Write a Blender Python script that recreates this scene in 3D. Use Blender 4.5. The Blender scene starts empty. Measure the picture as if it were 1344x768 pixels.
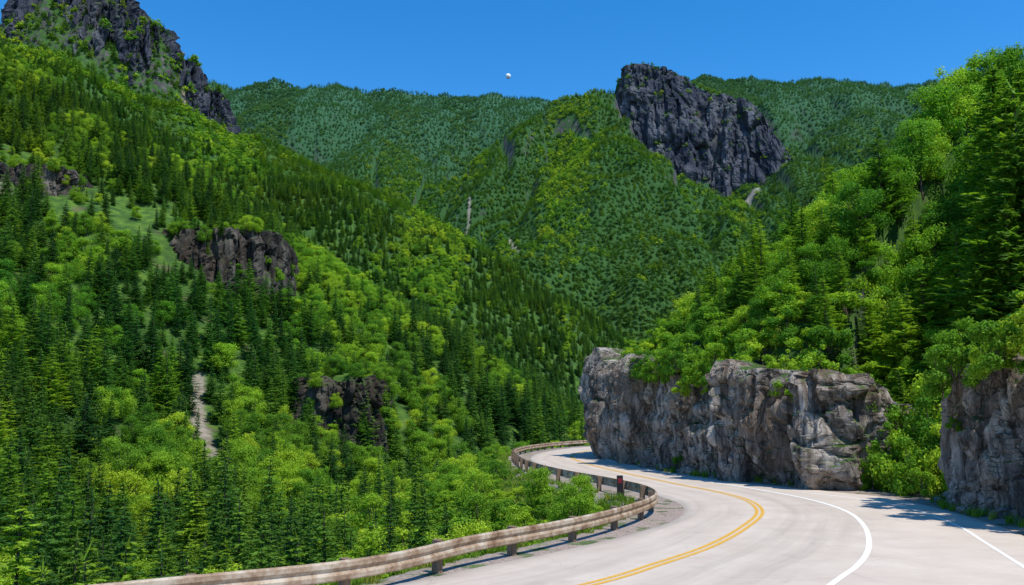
import bpy, bmesh, math, random, numpy as np
from mathutils import Vector
random.seed(7); RNG=np.random.default_rng(7)
sc=bpy.context.scene
COL=sc.collection
sc.view_settings.view_transform='Standard'
sc.view_settings.look='None'
sc.view_settings.exposure=0

# ------------------------------------------------------------------ noise
def _h(ix,iy,iz,s):
    a=ix.astype(np.int64).astype(np.uint64)*np.uint64(374761393)
    b=iy.astype(np.int64).astype(np.uint64)*np.uint64(668265263)
    c=iz.astype(np.int64).astype(np.uint64)*np.uint64(2246822519)
    n=(a+b+c+np.uint64(s*1274126177+12345))&np.uint64(0xffffffff)
    n=((n^(n>>np.uint64(13)))*np.uint64(1274126177))&np.uint64(0xffffffff)
    n=n^(n>>np.uint64(16))
    n=(n*np.uint64(2654435761))&np.uint64(0xffffffff)
    n=n^(n>>np.uint64(15))
    return n.astype(np.float64)/4294967296.0
def noise3(x,y,z,s=0):
    ix=np.floor(x);iy=np.floor(y);iz=np.floor(z)
    fx=x-ix;fy=y-iy;fz=z-iz
    fx=fx*fx*(3-2*fx);fy=fy*fy*(3-2*fy);fz=fz*fz*(3-2*fz)
    r=0
    for dx in (0,1):
        wx=fx if dx else 1-fx
        for dy in (0,1):
            wy=fy if dy else 1-fy
            for dz in (0,1):
                wz=fz if dz else 1-fz
                r=r+wx*wy*wz*_h(ix+dx,iy+dy,iz+dz,s)
    return r*2-1
def noise2(x,y,s=0):
    ix=np.floor(x);iy=np.floor(y)
    fx=x-ix;fy=y-iy
    fx=fx*fx*(3-2*fx);fy=fy*fy*(3-2*fy)
    z=np.zeros_like(ix)
    return ((_h(ix,iy,z,s)*(1-fx)+_h(ix+1,iy,z,s)*fx)*(1-fy)+(_h(ix,iy+1,z,s)*(1-fx)+_h(ix+1,iy+1,z,s)*fx)*fy)*2-1
def fbm2(x,y,o=4,s=0):
    r=0;a=1.0;t=0
    for i in range(o):
        r=r+a*noise2(x+i*17.3,y-i*9.1,s+i);t+=a;a*=.5;x=x*2.03;y=y*2.03
    return r/t
def fbm3(x,y,z,o=4,s=0):
    r=0;a=1.0;t=0
    for i in range(o):
        r=r+a*noise3(x+i*7.3,y-i*3.1,z+i*5.7,s+i);t+=a;a*=.5;x=x*2.03;y=y*2.03;z=z*2.03
    return r/t
def cell3(x,y,z,s=0):
    ix=np.floor(x);iy=np.floor(y);iz=np.floor(z)
    best=np.full(x.shape,9e9);val=np.zeros(x.shape);sec=np.full(x.shape,9e9)
    for dx in (-1,0,1):
        for dy in (-1,0,1):
            for dz in (-1,0,1):
                cx=ix+dx;cy=iy+dy;cz=iz+dz
                px=cx+_h(cx,cy,cz,s);py=cy+_h(cx,cy,cz,s+1);pz=cz+_h(cx,cy,cz,s+2)
                d=(px-x)**2+(py-y)**2+(pz-z)**2
                v=_h(cx,cy,cz,s+3)
                m=d<best
                sec=np.where(m,best,np.minimum(sec,d))
                val=np.where(m,v,val);best=np.where(m,d,best)
    return val*2-1,np.sqrt(best),np.sqrt(sec)
def sstep(a,b,x):
    t=np.clip((x-a)/(b-a),0,1);return t*t*(3-2*t)

# ------------------------------------------------------------------ curves
def catmull(P,n):
    P=np.array(P,float);out=[]
    Q=np.vstack([2*P[0]-P[1],P,2*P[-1]-P[-2]])
    for i in range(len(P)-1):
        p0,p1,p2,p3=Q[i:i+4]
        for k in range(n):
            t=k/n
            out.append(.5*((2*p1)+(-p0+p2)*t+(2*p0-5*p1+4*p2-p3)*t*t+(-p0+3*p1-3*p2+p3)*t**3))
    out.append(P[-1]);return np.array(out)
def resample(P,step):
    P=np.array(P,float);d=np.hypot(*(np.diff(P[:,:2],axis=0).T));s=np.concatenate([[0],np.cumsum(d)])
    n=max(2,int(s[-1]/step));t=np.linspace(0,s[-1],n)
    return np.stack([np.interp(t,s,P[:,k]) for k in range(P.shape[1])],1),t
def sdist(X,Y,P):
    best=np.full(X.shape,1e18);sg=np.ones(X.shape);ex=[np.zeros(X.shape) for _ in range(P.shape[1]-2)]
    for a,b in zip(P[:-1],P[1:]):
        dx,dy=b[0]-a[0],b[1]-a[1];L=dx*dx+dy*dy
        t=np.clip(((X-a[0])*dx+(Y-a[1])*dy)/L,0,1)
        d=(X-a[0]-t*dx)**2+(Y-a[1]-t*dy)**2
        m=d<best
        cr=dx*(Y-a[1])-dy*(X-a[0])
        sg=np.where(m,np.sign(cr),sg)
        for k in range(len(ex)): ex[k]=np.where(m,a[2+k]+t*(b[2+k]-a[2+k]),ex[k])
        best=np.where(m,d,best)
    return np.sqrt(best)*sg,ex
def ridge(X,Y,P,sl,knee=1e9,sl2=0):
    best=np.full(X.shape,-1e9)
    for a,b in zip(P[:-1],P[1:]):
        dx,dy=b[0]-a[0],b[1]-a[1];L=dx*dx+dy*dy
        t=np.clip(((X-a[0])*dx+(Y-a[1])*dy)/L,0,1)
        d=np.hypot(X-a[0]-t*dx,Y-a[1]-t*dy)
        best=np.maximum(best,a[2]+t*(b[2]-a[2])-sl*d-sl2*np.maximum(d-knee,0))
    return best

# ------------------------------------------------------------------ site plan (metres, road surface z = 0)
RAIL=[(-45,-16),(-28,4),(-16,12.4),(-7.8,18),(-3.5,21.1),(-1.1,25.0),(1.4,28.5),(3.7,32.4),(5.6,36.8),(6.35,40.3),(6.2,44.2),(5.0,49.6),(3.2,56),(1.5,65),(.5,77),(.4,92),(2.6,106),(7.5,121),(14,131),(26,139),(42,144),(90,150),(300,160)]
RAILC=catmull(RAIL,6)
#        base x,y, top height, bulge
CL=[(34,0,9,.3),(27,12,9,.3),(21.8,24,8,.4),(20.1,31,7.4,.5),(19.9,35,7.4,.6),(20.2,39.5,7.0,.7),(21.2,42.4,5.8,.7),(24.0,44.6,1.6,.2),(25.2,48.6,1.0,.1),(23.6,52.0,1.8,.3),(19.8,52.0,5.0,.6),(17.9,52.9,6.6,.6),(16.0,57,6.6,.5),(14.2,61.2,8.4,.8),(12.8,66,7.8,.6),(11.7,73,9.4,1.0),(11.2,81,9.0,1.2),(11.0,90,10,2.3),(12.8,99,9.6,1.8),(17.5,108,9.0,.8),(29,118.5,9,.4),(45,124,9,.2),(80,127,9,.2),(200,132,9,.2)]
CLC=catmull(CL,6)
CLIFF_NEAR=[(27,12,9,.3),(21.8,24,8,.4),(20.1,31,7.8,.5),(19.9,35,7.9,.5),(20.0,39.2,7.2,.6),(20.7,41.8,6.3,.5),(23.2,43.2,5.8,.3),(27,43.6,5.6,.2)]
CLIFF_FAR=[(27,57.5,4.2,.1),(23.0,54.6,4.6,.2),(19.7,52.0,5.8,.4),(17.9,52.8,6.9,.6),(16.0,57,6.9,.5),(14.2,61.2,8.2,.8),(12.8,66,7.8,.6),(11.7,73,9.2,1.0),(11.2,81,9.2,1.2),(11.0,90,10,2.1),(12.8,99,9.6,1.6),(17.5,108,9.0,.8),(29,118.5,9,.4),(45,124,9,.2)]
# far rock wall: x,y,top,base (relative to eye level)
EW=[(520,3000,1000,900),(330,2420,890,840),(284,2280,895,800),(286,2190,901,760),(345,2150,898,640),(450,2130,858,570),(570,2090,790,505),(650,2050,650,465),(715,2020,540,440),(790,1990,455,420)]
EWC=catmull(EW,4)
R_A=np.array([(-760,1150,560),(-640,1120,500),(-543,1100,405),(-472,1100,372),(-418,1100,352),(-366,1100,366),(-292,1050,322),(-197,1000,248),(-127,950,170),(-72,900,105),(-24,850,46),(19,800,0),(58,760,-28),(95,715,-45),(150,640,-55)],float)
R_A2=np.array([(-418,1100,350),(-330,850,210),(-230,650,95),(-150,520,20)],float)
R_A3=np.array([(-197,1000,240),(-160,800,125),(-105,620,22),(-55,500,-24)],float)
R_B=np.array([(-340,480,235),(-285,430,194),(-242,400,163),(-193,370,131),(-148,340,96),(-115,312,66),(-92,296,46),(-71,280,26),(-54,270,14),(-43,260,2),(-23,240,-10),(-6,220,-20)],float)
R_B0=np.array([(-285,430,190),(-200,280,86),(-140,180,34),(-110,110,8),(-85,60,0),(-70,10,-5)],float)
R_B1=np.array([(-242,400,155),(-178,300,60),(-120,205,16),(-85,140,-4),(-60,100,-13),(-40,60,-18)],float)
R_B2=np.array([(-100,280,26),(-80,255,17),(-60,200,-1),(-45,140,-13),(-25,90,-19)],float)
R_C=np.array([(-1500,2800,1120),(-935,2800,1080),(-684,2800,1090),(-432,2800,1073),(-181,2800,1053),(70,2800,1040),(220,2800,1005)],float)
R_CR=np.array([(220,2850,1005),(574,2850,1112),(975,2800,1098),(1276,2800,1078),(1500,2800,1078),(2200,2800,1040)],float)
R_C2=np.array([(-432,2800,1070),(-360,2300,740),(-300,1900,470),(-230,1600,290)],float)
R_C4=np.array([(-130,2800,1050),(-130,2350,670),(-150,2000,410)],float)
R_C3=np.array([(1050,2800,1095),(980,2400,860),(900,2000,560),(820,1600,330)],float)
R_D=np.array([(-73,1600,365),(-50,1750,490),(13,1850,600),(84,1950,706),(140,1990,752),(185,2000,770),(238,2000,750)],float)
R_DF=np.array([(238,2000,735),(300,2000,565),(350,2000,445),(454,2000,350),(578,1950,310),(750,1900,300)],float)
R_D1=np.array([(185,2000,766),(200,1750,560),(240,1500,380),(250,1200,190),(230,950,40)],float)
R_D2=np.array([(84,1950,700),(90,1650,430),(80,1400,250),(90,1150,110)],float)
R_D3=np.array([(454,1940,340),(470,1700,290),(480,1350,190),(450,1050,60)],float)
R_F=np.array([(1705,3600,1385),(1934,3600,1445),(2178,3600,1500),(2700,3600,1560)],float)
LOBES=[(-90,286,10,58),(-112,289,8,56),(-134,293,7,59),(-168,303,15,82),(-190,302,10,80),(-41,217,5,11),(-520,1075,30,520),(-575,1080,28,545),(-455,1065,20,478),(-412,1070,9,430),(-384,1078,6,402)]
SCREE=[np.array([(320,2105,9),(370,2085,16),(430,2060,22),(500,2030,24)],float),
 np.array([(440,2095,12),(500,2050,20),(560,2010,22)],float),
 np.array([(262,2150,8),(290,2090,8)],float),
 np.array([(-82,1720,1.6),(-80,1620,2.2),(-84,1540,2.8)],float),
 np.array([(-4,1480,2.5),(4,1400,3),(10,1320,4.5)],float),
 np.array([(-400,1035,5),(-376,1000,7)],float),
 np.array([(-176,284,8),(-166,270,9)],float),
 np.array([(-76,215,1.6),(-68,195,1.8),(-58,175,2.2),(-50,150,2.4)],float)]
def floor_h(Y):
    return np.interp(Y,[-100,60,150,400,700,1300,2000,4000],[-16,-18,-24,-40,-30,100,230,400])
def scree_mask(X,Y):
    m=np.zeros(X.shape)
    w=fbm2(X*.03,Y*.03,3,91)*.7+fbm2(X*.3,Y*.3,2,92)*.4*(Y<500)
    for P in SCREE:
        d,(wd,)=sdist(X,Y,P)
        m=np.maximum(m,1-sstep(.5,1.4,np.abs(d)/wd+w))
    return m
def HEIGHT(X,Y,full=False):
    X=np.asarray(X,float);Y=np.asarray(Y,float)
    D=np.maximum(Y,20)
    far=sstep(120,300,D)
    wa=np.minimum(D*.022,30)*far
    wx=X+wa*fbm2(X/90.,Y/140.,3,11);wy=Y+wa*2.0*fbm2(X/90.+40,Y/140.,3,12)
    h=floor_h(Y)+0*X
    for P,sl in ((R_A2,.55),(R_A3,.5),(R_B,.62),(R_B0,.55),(R_B1,.6),(R_B2,.5),(R_C2,.62),(R_C4,.62),(R_C3,.6),(R_D3,.6),(R_F,.5)):
        h=np.maximum(h,ridge(wx,wy,P,sl))
    h=np.maximum(h,ridge(wx,wy,R_A,.52,300,.35))
    h=np.maximum(h,ridge(wx,wy,R_C,.66,350,.35))
    h=np.maximum(h,ridge(wx,wy,R_CR,.52,350,.6))
    cut=1.7*np.clip(wx-240,0,160)*sstep(1650,1900,wy)
    dome=np.maximum(ridge(wx,wy,R_D,.95),np.maximum(ridge(wx,wy,R_D1,.70),ridge(wx,wy,R_D2,.74)))-cut
    h=np.maximum(h,np.maximum(dome,ridge(wx,wy,R_DF,1.3)))
    gz=sstep(1150,1500,D)*(1-.6*sstep(2100,2500,D))
    gul=np.abs(fbm2(X/95.+.3*np.sin(Y/170.),Y/420.,3,15))
    h=h-gz*24*np.exp(-(gul/.09)**2)
    amp=np.minimum(D*.012,18)*far
    h=h+amp*fbm2(X/60.,Y/75.,4,5)+np.minimum(D*.01,3)*fbm2(X/14.,Y/14.,3,6)
    for (cx,cy,r,t) in LOBES:
        d=np.hypot(X-cx,Y-cy)+r*.2*fbm2(X/(r*.6),Y/(r*.6),3,31)
        sl=5.5 if cy<600 else 1.9
        h=np.maximum(h,t-sl*np.maximum(0,d-r)-.3*d*(d<r)+.1*r*fbm2(X/8.,Y/8.,3,33))
    m=Y>1300
    if m.any():
        d,(tp,bs)=sdist(X[m],Y[m],EWC[:, :4])
        G=np.interp(X[m],[284,345,450,570,650,715,790,1000],[899,898,858,790,650,540,455,400])+.2*np.clip(Y[m]-2150,0,900)
        G=np.minimum(G,1090)
        e=np.where(d>0,bs+(np.minimum(G,tp+60)*(d<70)+G*(d>=70)-bs)*sstep(15,70,d),bs-.8*np.abs(d))
        hm=h[m];hm=np.maximum(hm,e+6*fbm2(X[m]/30.,Y[m]/30.,3,8)*(d>0));h[m]=hm
    h=h+4.0
    sdR,_=sdist(X,Y,RAILC)
    bank=-.02-.62*np.maximum(0,sdR-1.0)+.5*fbm2(X/3.,Y/3.,3,21)*sstep(1,4,sdR)
    near=(sdR>0)
    h=np.where(near,np.maximum(h,np.where(sdR<40,bank,-1e9)),h)
    h=np.where(near&(sdR<12)&(Y<160),np.minimum(h,bank+sstep(6,12,sdR)*20),h)
    sdC,(tp,bl)=sdist(X,Y,CLC)
    d=-sdC
    sl=np.interp(Y,[0,50,65,80,100],[1.0,.92,.80,.64,.52])+.16*sstep(.46,.57,X/np.maximum(Y,10))
    hill=tp*sstep(1.8,3.6,d)+sl*np.clip(d-2.6,0,26)+.3*np.maximum(d-28.6,0)*(d<200)+1.3*fbm2(X/6.,Y/6.,3,22)*sstep(3,7,d)
    bench=-.03+.10*sstep(-2.0,0,d)*(1+fbm2(X*1.5,Y*1.5,2,23))
    h=np.where(~near,np.where(d>1.7,np.maximum(hill,0.1),bench),h)
    if full: return h,sdR,d,tp
    return h

# ------------------------------------------------------------------ material helpers
def newmat(name):
    m=bpy.data.materials.new(name);m.use_nodes=True
    nt=m.node_tree;nt.nodes.clear()
    out=nt.nodes.new('ShaderNodeOutputMaterial')
    return m,nt,out
def N(nt,t,**k):
    n=nt.nodes.new(t)
    for a,b in k.items(): setattr(n,a,b)
    return n
def link(nt,a,b): nt.links.new(a,b)
def mixc(nt,f,a,b,mode='MIX'):
    n=nt.nodes.new('ShaderNodeMix');n.data_type='RGBA';n.blend_type=mode
    for s,v in ((0,f),(6,a),(7,b)):
        if isinstance(v,(int,float)): n.inputs[s].default_value=v
        elif isinstance(v,tuple): n.inputs[s].default_value=(v[0],v[1],v[2],1)
        else: nt.links.new(v,n.inputs[s])
    return n.outputs[2]
def ramp(nt,fac,stops):
    n=nt.nodes.new('ShaderNodeValToRGB');e=n.color_ramp.elements
    while len(e)<len(stops): e.new(.5)
    for k,(p,c) in enumerate(stops):
        e[k].position=p;e[k].color=(c[0],c[1],c[2],1) if isinstance(c,tuple) else (c,c,c,1)
    nt.links.new(fac,n.inputs[0]);return n.outputs[0]
def noiseN(nt,scale,detail=4,vec=None,rough=.55):
    n=N(nt,'ShaderNodeTexNoise');n.inputs['Scale'].default_value=scale;n.inputs['Detail'].default_value=detail;n.inputs['Roughness'].default_value=rough
    if vec is not None: nt.links.new(vec,n.inputs['Vector'])
    return n.outputs[0]
def mapr(nt,v,a,b,c,d):
    n=N(nt,'ShaderNodeMapRange');n.inputs[1].default_value=a;n.inputs[2].default_value=b;n.inputs[3].default_value=c;n.inputs[4].default_value=d
    nt.links.new(v,n.inputs[0]);return n.outputs[0]
def principled(nt,out,col,rough=.9,normal=None,spec=.2,metal=0):
    p=N(nt,'ShaderNodeBsdfPrincipled');p.inputs['Roughness'].default_value=rough;p.inputs['Specular IOR Level'].default_value=spec;p.inputs['Metallic'].default_value=metal
    if isinstance(col,tuple): p.inputs['Base Color'].default_value=(*col,1)
    else: nt.links.new(col,p.inputs['Base Color'])
    if normal is not None: nt.links.new(normal,p.inputs['Normal'])
    nt.links.new(p.outputs[0],out.inputs[0]);return p
def bump(nt,h,strength=.5,dist=.1):
    b=N(nt,'ShaderNodeBump');b.inputs['Strength'].default_value=strength;b.inputs['Distance'].default_value=dist
    nt.links.new(h,b.inputs['Height']);return b.outputs[0]

HAZE=(.05,.155,.088)  # distance haze as a tint, mixed into leaf colour by world Y
def leafmat(name,stops,trans=.3):
    m,nt,out=newmat(name)
    oi=N(nt,'ShaderNodeObjectInfo');g=N(nt,'ShaderNodeNewGeometry')
    c=ramp(nt,oi.outputs['Random'],stops)
    isl=mapr(nt,g.outputs['Random Per Island'],0,1,.55,1.4)
    hsv=N(nt,'ShaderNodeHueSaturation');link(nt,c,hsv.inputs['Color']);link(nt,isl,hsv.inputs['Value'])
    pn=noiseN(nt,.012,3,g.outputs['Position'])
    hue=mapr(nt,pn,.3,.7,.485,.515);link(nt,hue,hsv.inputs['Hue'])
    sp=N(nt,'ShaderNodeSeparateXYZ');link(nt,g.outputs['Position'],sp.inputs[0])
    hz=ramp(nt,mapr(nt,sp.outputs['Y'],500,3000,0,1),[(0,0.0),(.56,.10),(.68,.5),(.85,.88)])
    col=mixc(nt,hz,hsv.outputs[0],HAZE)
    p=N(nt,'ShaderNodeBsdfPrincipled');p.inputs['Roughness'].default_value=.6;p.inputs['Specular IOR Level'].default_value=.12
    link(nt,col,p.inputs['Base Color'])
    tr=N(nt,'ShaderNodeBsdfTranslucent');tc=mixc(nt,1.0,col,(1.5,1.35,.6),'MULTIPLY');link(nt,tc,tr.inputs[0])
    mx=N(nt,'ShaderNodeMixShader');mx.inputs[0].default_value=trans
    link(nt,p.outputs[0],mx.inputs[1]);link(nt,tr.outputs[0],mx.inputs[2]);link(nt,mx.outputs[0],out.inputs[0])
    return m
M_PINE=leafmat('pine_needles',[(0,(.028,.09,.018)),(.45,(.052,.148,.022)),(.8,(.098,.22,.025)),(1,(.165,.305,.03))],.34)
M_PINEB=leafmat('sun_tinted_pine_needles',[(0,(.085,.19,.018)),(.5,(.155,.295,.022)),(1,(.24,.39,.028))],.42)  # brighter copy of the pine greens, sunlight put into the colour
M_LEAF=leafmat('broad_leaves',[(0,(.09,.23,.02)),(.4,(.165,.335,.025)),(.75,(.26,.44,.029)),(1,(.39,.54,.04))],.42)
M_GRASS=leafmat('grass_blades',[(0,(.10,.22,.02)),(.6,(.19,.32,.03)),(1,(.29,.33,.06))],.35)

m,nt,out=newmat('bark');g=N(nt,'ShaderNodeNewGeometry')
principled(nt,out,ramp(nt,noiseN(nt,6,4,g.outputs['Position']),[(.3,(.04,.03,.022)),(.7,(.13,.10,.08))]));M_BARK=m

def rockmat(name,dark,mid,light,sc_,moss=True,warm=1.0):
    m,nt,out=newmat(name);g=N(nt,'ShaderNodeNewGeometry')
    mp=N(nt,'ShaderNodeMapping');mp.inputs['Scale'].default_value=(1,1,.34);mp.inputs['Rotation'].default_value=(.25,.2,0);link(nt,g.outputs['Position'],mp.inputs[0])
    n1=noiseN(nt,.55*sc_,10,mp.outputs[0],.76)
    c=ramp(nt,n1,[(.34,dark),(.46,mid),(.57,light),(.68,tuple(min(1,x*1.3) for x in light))])
    mp2=N(nt,'ShaderNodeMapping');mp2.inputs['Scale'].default_value=(1.5,1.5,.12);mp2.inputs['Rotation'].default_value=(.15,.1,0);link(nt,g.outputs['Position'],mp2.inputs[0])
    n2=noiseN(nt,1.1*sc_,7,mp2.outputs[0],.65)
    c=mixc(nt,mapr(nt,n2,.48,.60,0,.88),c,dark)
    n3=noiseN(nt,.25*sc_,4,g.outputs['Position'])
    c=mixc(nt,mapr(nt,n3,.46,.62,0,.45*warm),c,(mid[0]*1.35,mid[1]*1.05,mid[2]*.75))
    vo=N(nt,'ShaderNodeTexVoronoi');vo.feature='DISTANCE_TO_EDGE';vo.inputs['Scale'].default_value=.7*sc_
    ms=N(nt,'ShaderNodeVectorMath');ms.operation='ADD';nn=N(nt,'ShaderNodeTexNoise');nn.inputs['Scale'].default_value=.9*sc_;nn.inputs['Detail'].default_value=5;link(nt,g.outputs['Position'],nn.inputs['Vector'])
    sc3=N(nt,'ShaderNodeVectorMath');sc3.operation='SCALE';sc3.inputs['Scale'].default_value=2.2/sc_;link(nt,nn.outputs['Color'],sc3.inputs[0])
    link(nt,mp.outputs[0],ms.inputs[0]);link(nt,sc3.outputs[0],ms.inputs[1]);link(nt,ms.outputs[0],vo.inputs['Vector'])
    c=mixc(nt,mapr(nt,vo.outputs[0],0,.03,.6,0),c,tuple(x*.5 for x in dark))
    if moss:
        sp=N(nt,'ShaderNodeSeparateXYZ');link(nt,g.outputs['Normal'],sp.inputs[0])
        f=N(nt,'ShaderNodeMath');f.operation='MULTIPLY';link(nt,mapr(nt,sp.outputs['Z'],.45,.8,0,1),f.inputs[0]);link(nt,mapr(nt,noiseN(nt,.8*sc_,4,g.outputs['Position']),.45,.58,0,1),f.inputs[1])
        c=mixc(nt,f.outputs[0],c,(.06,.12,.02))
    hb=N(nt,'ShaderNodeMath');hb.operation='ADD';link(nt,noiseN(nt,2.2*sc_,9,mp.outputs[0],.72),hb.inputs[0]);link(nt,mapr(nt,vo.outputs[0],0,.06,0,.3),hb.inputs[1])
    principled(nt,out,c,.92,bump(nt,hb.outputs[0],.9,.4/sc_));return m
M_ROCK=rockmat('cliff_rock',(.05,.042,.037),(.225,.192,.168),(.47,.42,.375),1.0,warm=.9)
M_ROCKM=rockmat('slope_rock',(.017,.015,.014),(.064,.055,.047),(.175,.153,.128),.12)
M_ROCKF=rockmat('mountain_rock',(.018,.026,.048),(.055,.064,.092),(.14,.147,.175),.022,warm=.2)  # dark blue tone holds the far wall's shade in its colour
M_STONE=rockmat('boulder_stone',(.12,.11,.10),(.27,.25,.235),(.46,.43,.41),2.0,moss=False)

# terrain material
m,nt,out=newmat('terrain_ground');g=N(nt,'ShaderNodeNewGeometry');P=g.outputs['Position']
n1=noiseN(nt,.25,6,P);n2=noiseN(nt,.02,5,P)
veg=ramp(nt,n1,[(.3,(.02,.05,.01)),(.5,(.05,.11,.016)),(.7,(.11,.20,.022))])
veg=mixc(nt,mapr(nt,n2,.45,.6,0,.5),veg,(.02,.055,.012))
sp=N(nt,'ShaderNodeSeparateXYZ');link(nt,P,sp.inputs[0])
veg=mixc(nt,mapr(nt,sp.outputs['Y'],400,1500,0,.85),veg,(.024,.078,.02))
veg=mixc(nt,mapr(nt,sp.outputs['Y'],1900,2600,0,.9),veg,(.032,.10,.055))  # distance haze painted into the far ground colour
veg=mixc(nt,mapr(nt,noiseN(nt,.12,5,P),.60,.68,0,.6),veg,mixc(nt,mapr(nt,sp.outputs['Y'],300,900,0,1),(.12,.09,.055),(.02,.06,.03)))
sn=N(nt,'ShaderNodeSeparateXYZ');link(nt,g.outputs['Normal'],sn.inputs[0])
rk=ramp(nt,noiseN(nt,.08,9,P,.7),[(.3,(.02,.02,.025)),(.5,(.06,.056,.06)),(.68,(.15,.14,.135))])
rmask=N(nt,'ShaderNodeMath');rmask.operation='ADD';link(nt,mapr(nt,noiseN(nt,.15,4,P),.3,.7,-.15,.15),rmask.inputs[0]);link(nt,sn.outputs['Z'],rmask.inputs[1])
c=mixc(nt,mapr(nt,rmask.outputs[0],.38,.50,1,0),veg,rk)
a=N(nt,'ShaderNodeAttribute');a.attribute_name='scree'
s1=ramp(nt,noiseN(nt,.1,8,P,.7),[(.3,(.22,.20,.18)),(.6,(.46,.42,.37))])
s0=ramp(nt,noiseN(nt,.3,8,P,.75),[(.35,(.10,.085,.06)),(.6,(.30,.26,.21))])
c=mixc(nt,a.outputs['Fac'],c,mixc(nt,mapr(nt,sp.outputs['Y'],1500,2000,0,1),s0,s1))
a2=N(nt,'ShaderNodeAttribute');a2.attribute_name='gravel'
grv=ramp(nt,noiseN(nt,9,5,P,.8),[(.3,(.13,.10,.08)),(.5,(.30,.235,.20)),(.72,(.50,.43,.38))])
gm=N(nt,'ShaderNodeMath');gm.operation='MULTIPLY';link(nt,a2.outputs['Fac'],gm.inputs[0]);link(nt,mapr(nt,noiseN(nt,.9,4,P),.62,.52,.15,1),gm.inputs[1])
c=mixc(nt,gm.outputs[0],c,grv)
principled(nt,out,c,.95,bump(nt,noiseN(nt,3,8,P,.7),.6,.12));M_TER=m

# road
m,nt,out=newmat('worn_pavement');uv=N(nt,'ShaderNodeUVMap');uv.uv_map='UVMap';g=N(nt,'ShaderNodeNewGeometry');P=g.outputs['Position']
c=ramp(nt,noiseN(nt,.5,6,P,.65),[(.3,(.53,.44,.36)),(.7,(.64,.55,.46))])
su=N(nt,'ShaderNodeSeparateXYZ');link(nt,uv.outputs[0],su.inputs[0])
ab=N(nt,'ShaderNodeMath');ab.operation='ABSOLUTE';link(nt,su.outputs[0],ab.inputs[0])
tr=ramp(nt,mapr(nt,ab.outputs[0],0,6,0,1),[(0,.0),(.12,.35),(.2,.9),(.33,.5),(.45,.85),(.56,.5),(.7,.2),(.9,.0)])
tn=N(nt,'ShaderNodeMapping');tn.inputs['Scale'].default_value=(1.2,.05,1);link(nt,uv.outputs[0],tn.inputs[0])
tf=N(nt,'ShaderNodeMath');tf.operation='MULTIPLY';link(nt,tr,tf.inputs[0]);link(nt,mapr(nt,noiseN(nt,2,5,tn.outputs[0]),.3,.7,.1,.7),tf.inputs[1])
c=mixc(nt,tf.outputs[0],c,(.34,.285,.235))
c=mixc(nt,mapr(nt,noiseN(nt,60,2,P),.4,.75,0,.35),c,(.23,.20,.165))
c=mixc(nt,mapr(nt,noiseN(nt,.35,7,P,.7),.58,.64,0,.2),c,(.28,.24,.205))
vo=N(nt,'ShaderNodeTexVoronoi');vo.feature='DISTANCE_TO_EDGE';vo.inputs['Scale'].default_value=.2
vm=N(nt,'ShaderNodeVectorMath');vm.operation='ADD';nn=N(nt,'ShaderNodeTexNoise');nn.inputs['Scale'].default_value=.8;nn.inputs['Detail'].default_value=6;link(nt,P,nn.inputs['Vector']);link(nt,P,vm.inputs[0]);link(nt,nn.outputs['Color'],vm.inputs[1]);link(nt,vm.outputs[0],vo.inputs['Vector'])
c=mixc(nt,mapr(nt,vo.outputs[0],0,.005,.2,0),c,(.13,.11,.10))
principled(nt,out,c,.88,bump(nt,noiseN(nt,50,3,P),.25,.01),.25);M_ROAD=m
def paint(name,col,wear):
    m,nt,out=newmat(name);g=N(nt,'ShaderNodeNewGeometry');P=g.outputs['Position']
    c=mixc(nt,mapr(nt,noiseN(nt,7,8,P,.75),.50,.64,0,wear),col,(.48,.42,.35))
    principled(nt,out,c,.7);return m
M_WHITE=paint('white_paint',(.82,.81,.78),.75);M_YEL=paint('yellow_paint',(.62,.34,.03),.65)

# ------------------------------------------------------------------ mesh helpers
def mkmesh(name,v,f,mats,mi=None,smooth=False):
    me=bpy.data.meshes.new(name);me.from_pydata([tuple(map(float,p)) for p in v] if not isinstance(v,np.ndarray) else v.tolist(),[],f if isinstance(f,list) else f.tolist());
    for mm in mats: me.materials.append(mm)
    if mi is not None: me.polygons.foreach_set('material_index',np.array(mi,dtype=np.int32))
    if smooth: me.polygons.foreach_set('use_smooth',np.ones(len(me.polygons),dtype=bool))
    me.update();return me
def mkobj(name,me,parent=None,loc=(0,0,0),**props):
    o=bpy.data.objects.new(name,me);COL.objects.link(o);o.location=loc
    if parent is not None: o.parent=parent
    for k,v in props.items(): o[k]=v
    return o
def gridfaces(r,c):
    i=np.arange(r-1)[:,None]*c+np.arange(c-1)[None,:]
    return np.stack([i,i+1,i+c+1,i+c],-1).reshape(-1,4)

# ------------------------------------------------------------------ terrain
NR,NC=900,560
yy=-25+ (5*np.exp(np.linspace(0,math.log(900),NR))-5)
ss=np.linspace(-1,1,NC)
YY=np.repeat(yy[:,None],NC,1);XX=(YY+30)*.85*ss[None,:]+3
HH,SDR,SDC,_t=HEIGHT(XX.ravel(),YY.ravel(),True)
V=np.stack([XX.ravel(),YY.ravel(),HH],1)
me=mkmesh('terrain',V,gridfaces(NR,NC),[M_TER],smooth=True)
a=me.attributes.new('scree','FLOAT','POINT');a.data.foreach_set('value',scree_mask(XX.ravel(),YY.ravel()).astype(np.float32))
grav=np.where(SDR<0,np.where(SDC<1,1,0),1-sstep(.6,2.0,SDR+.6*fbm2(XX.ravel(),YY.ravel(),2,77)))
a=me.attributes.new('gravel','FLOAT','POINT');a.data.foreach_set('value',grav.astype(np.float32))
mkobj('terrain',me,kind='structure',label='steep forested mountain terrain with rocky gullies',category='terrain')

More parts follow.
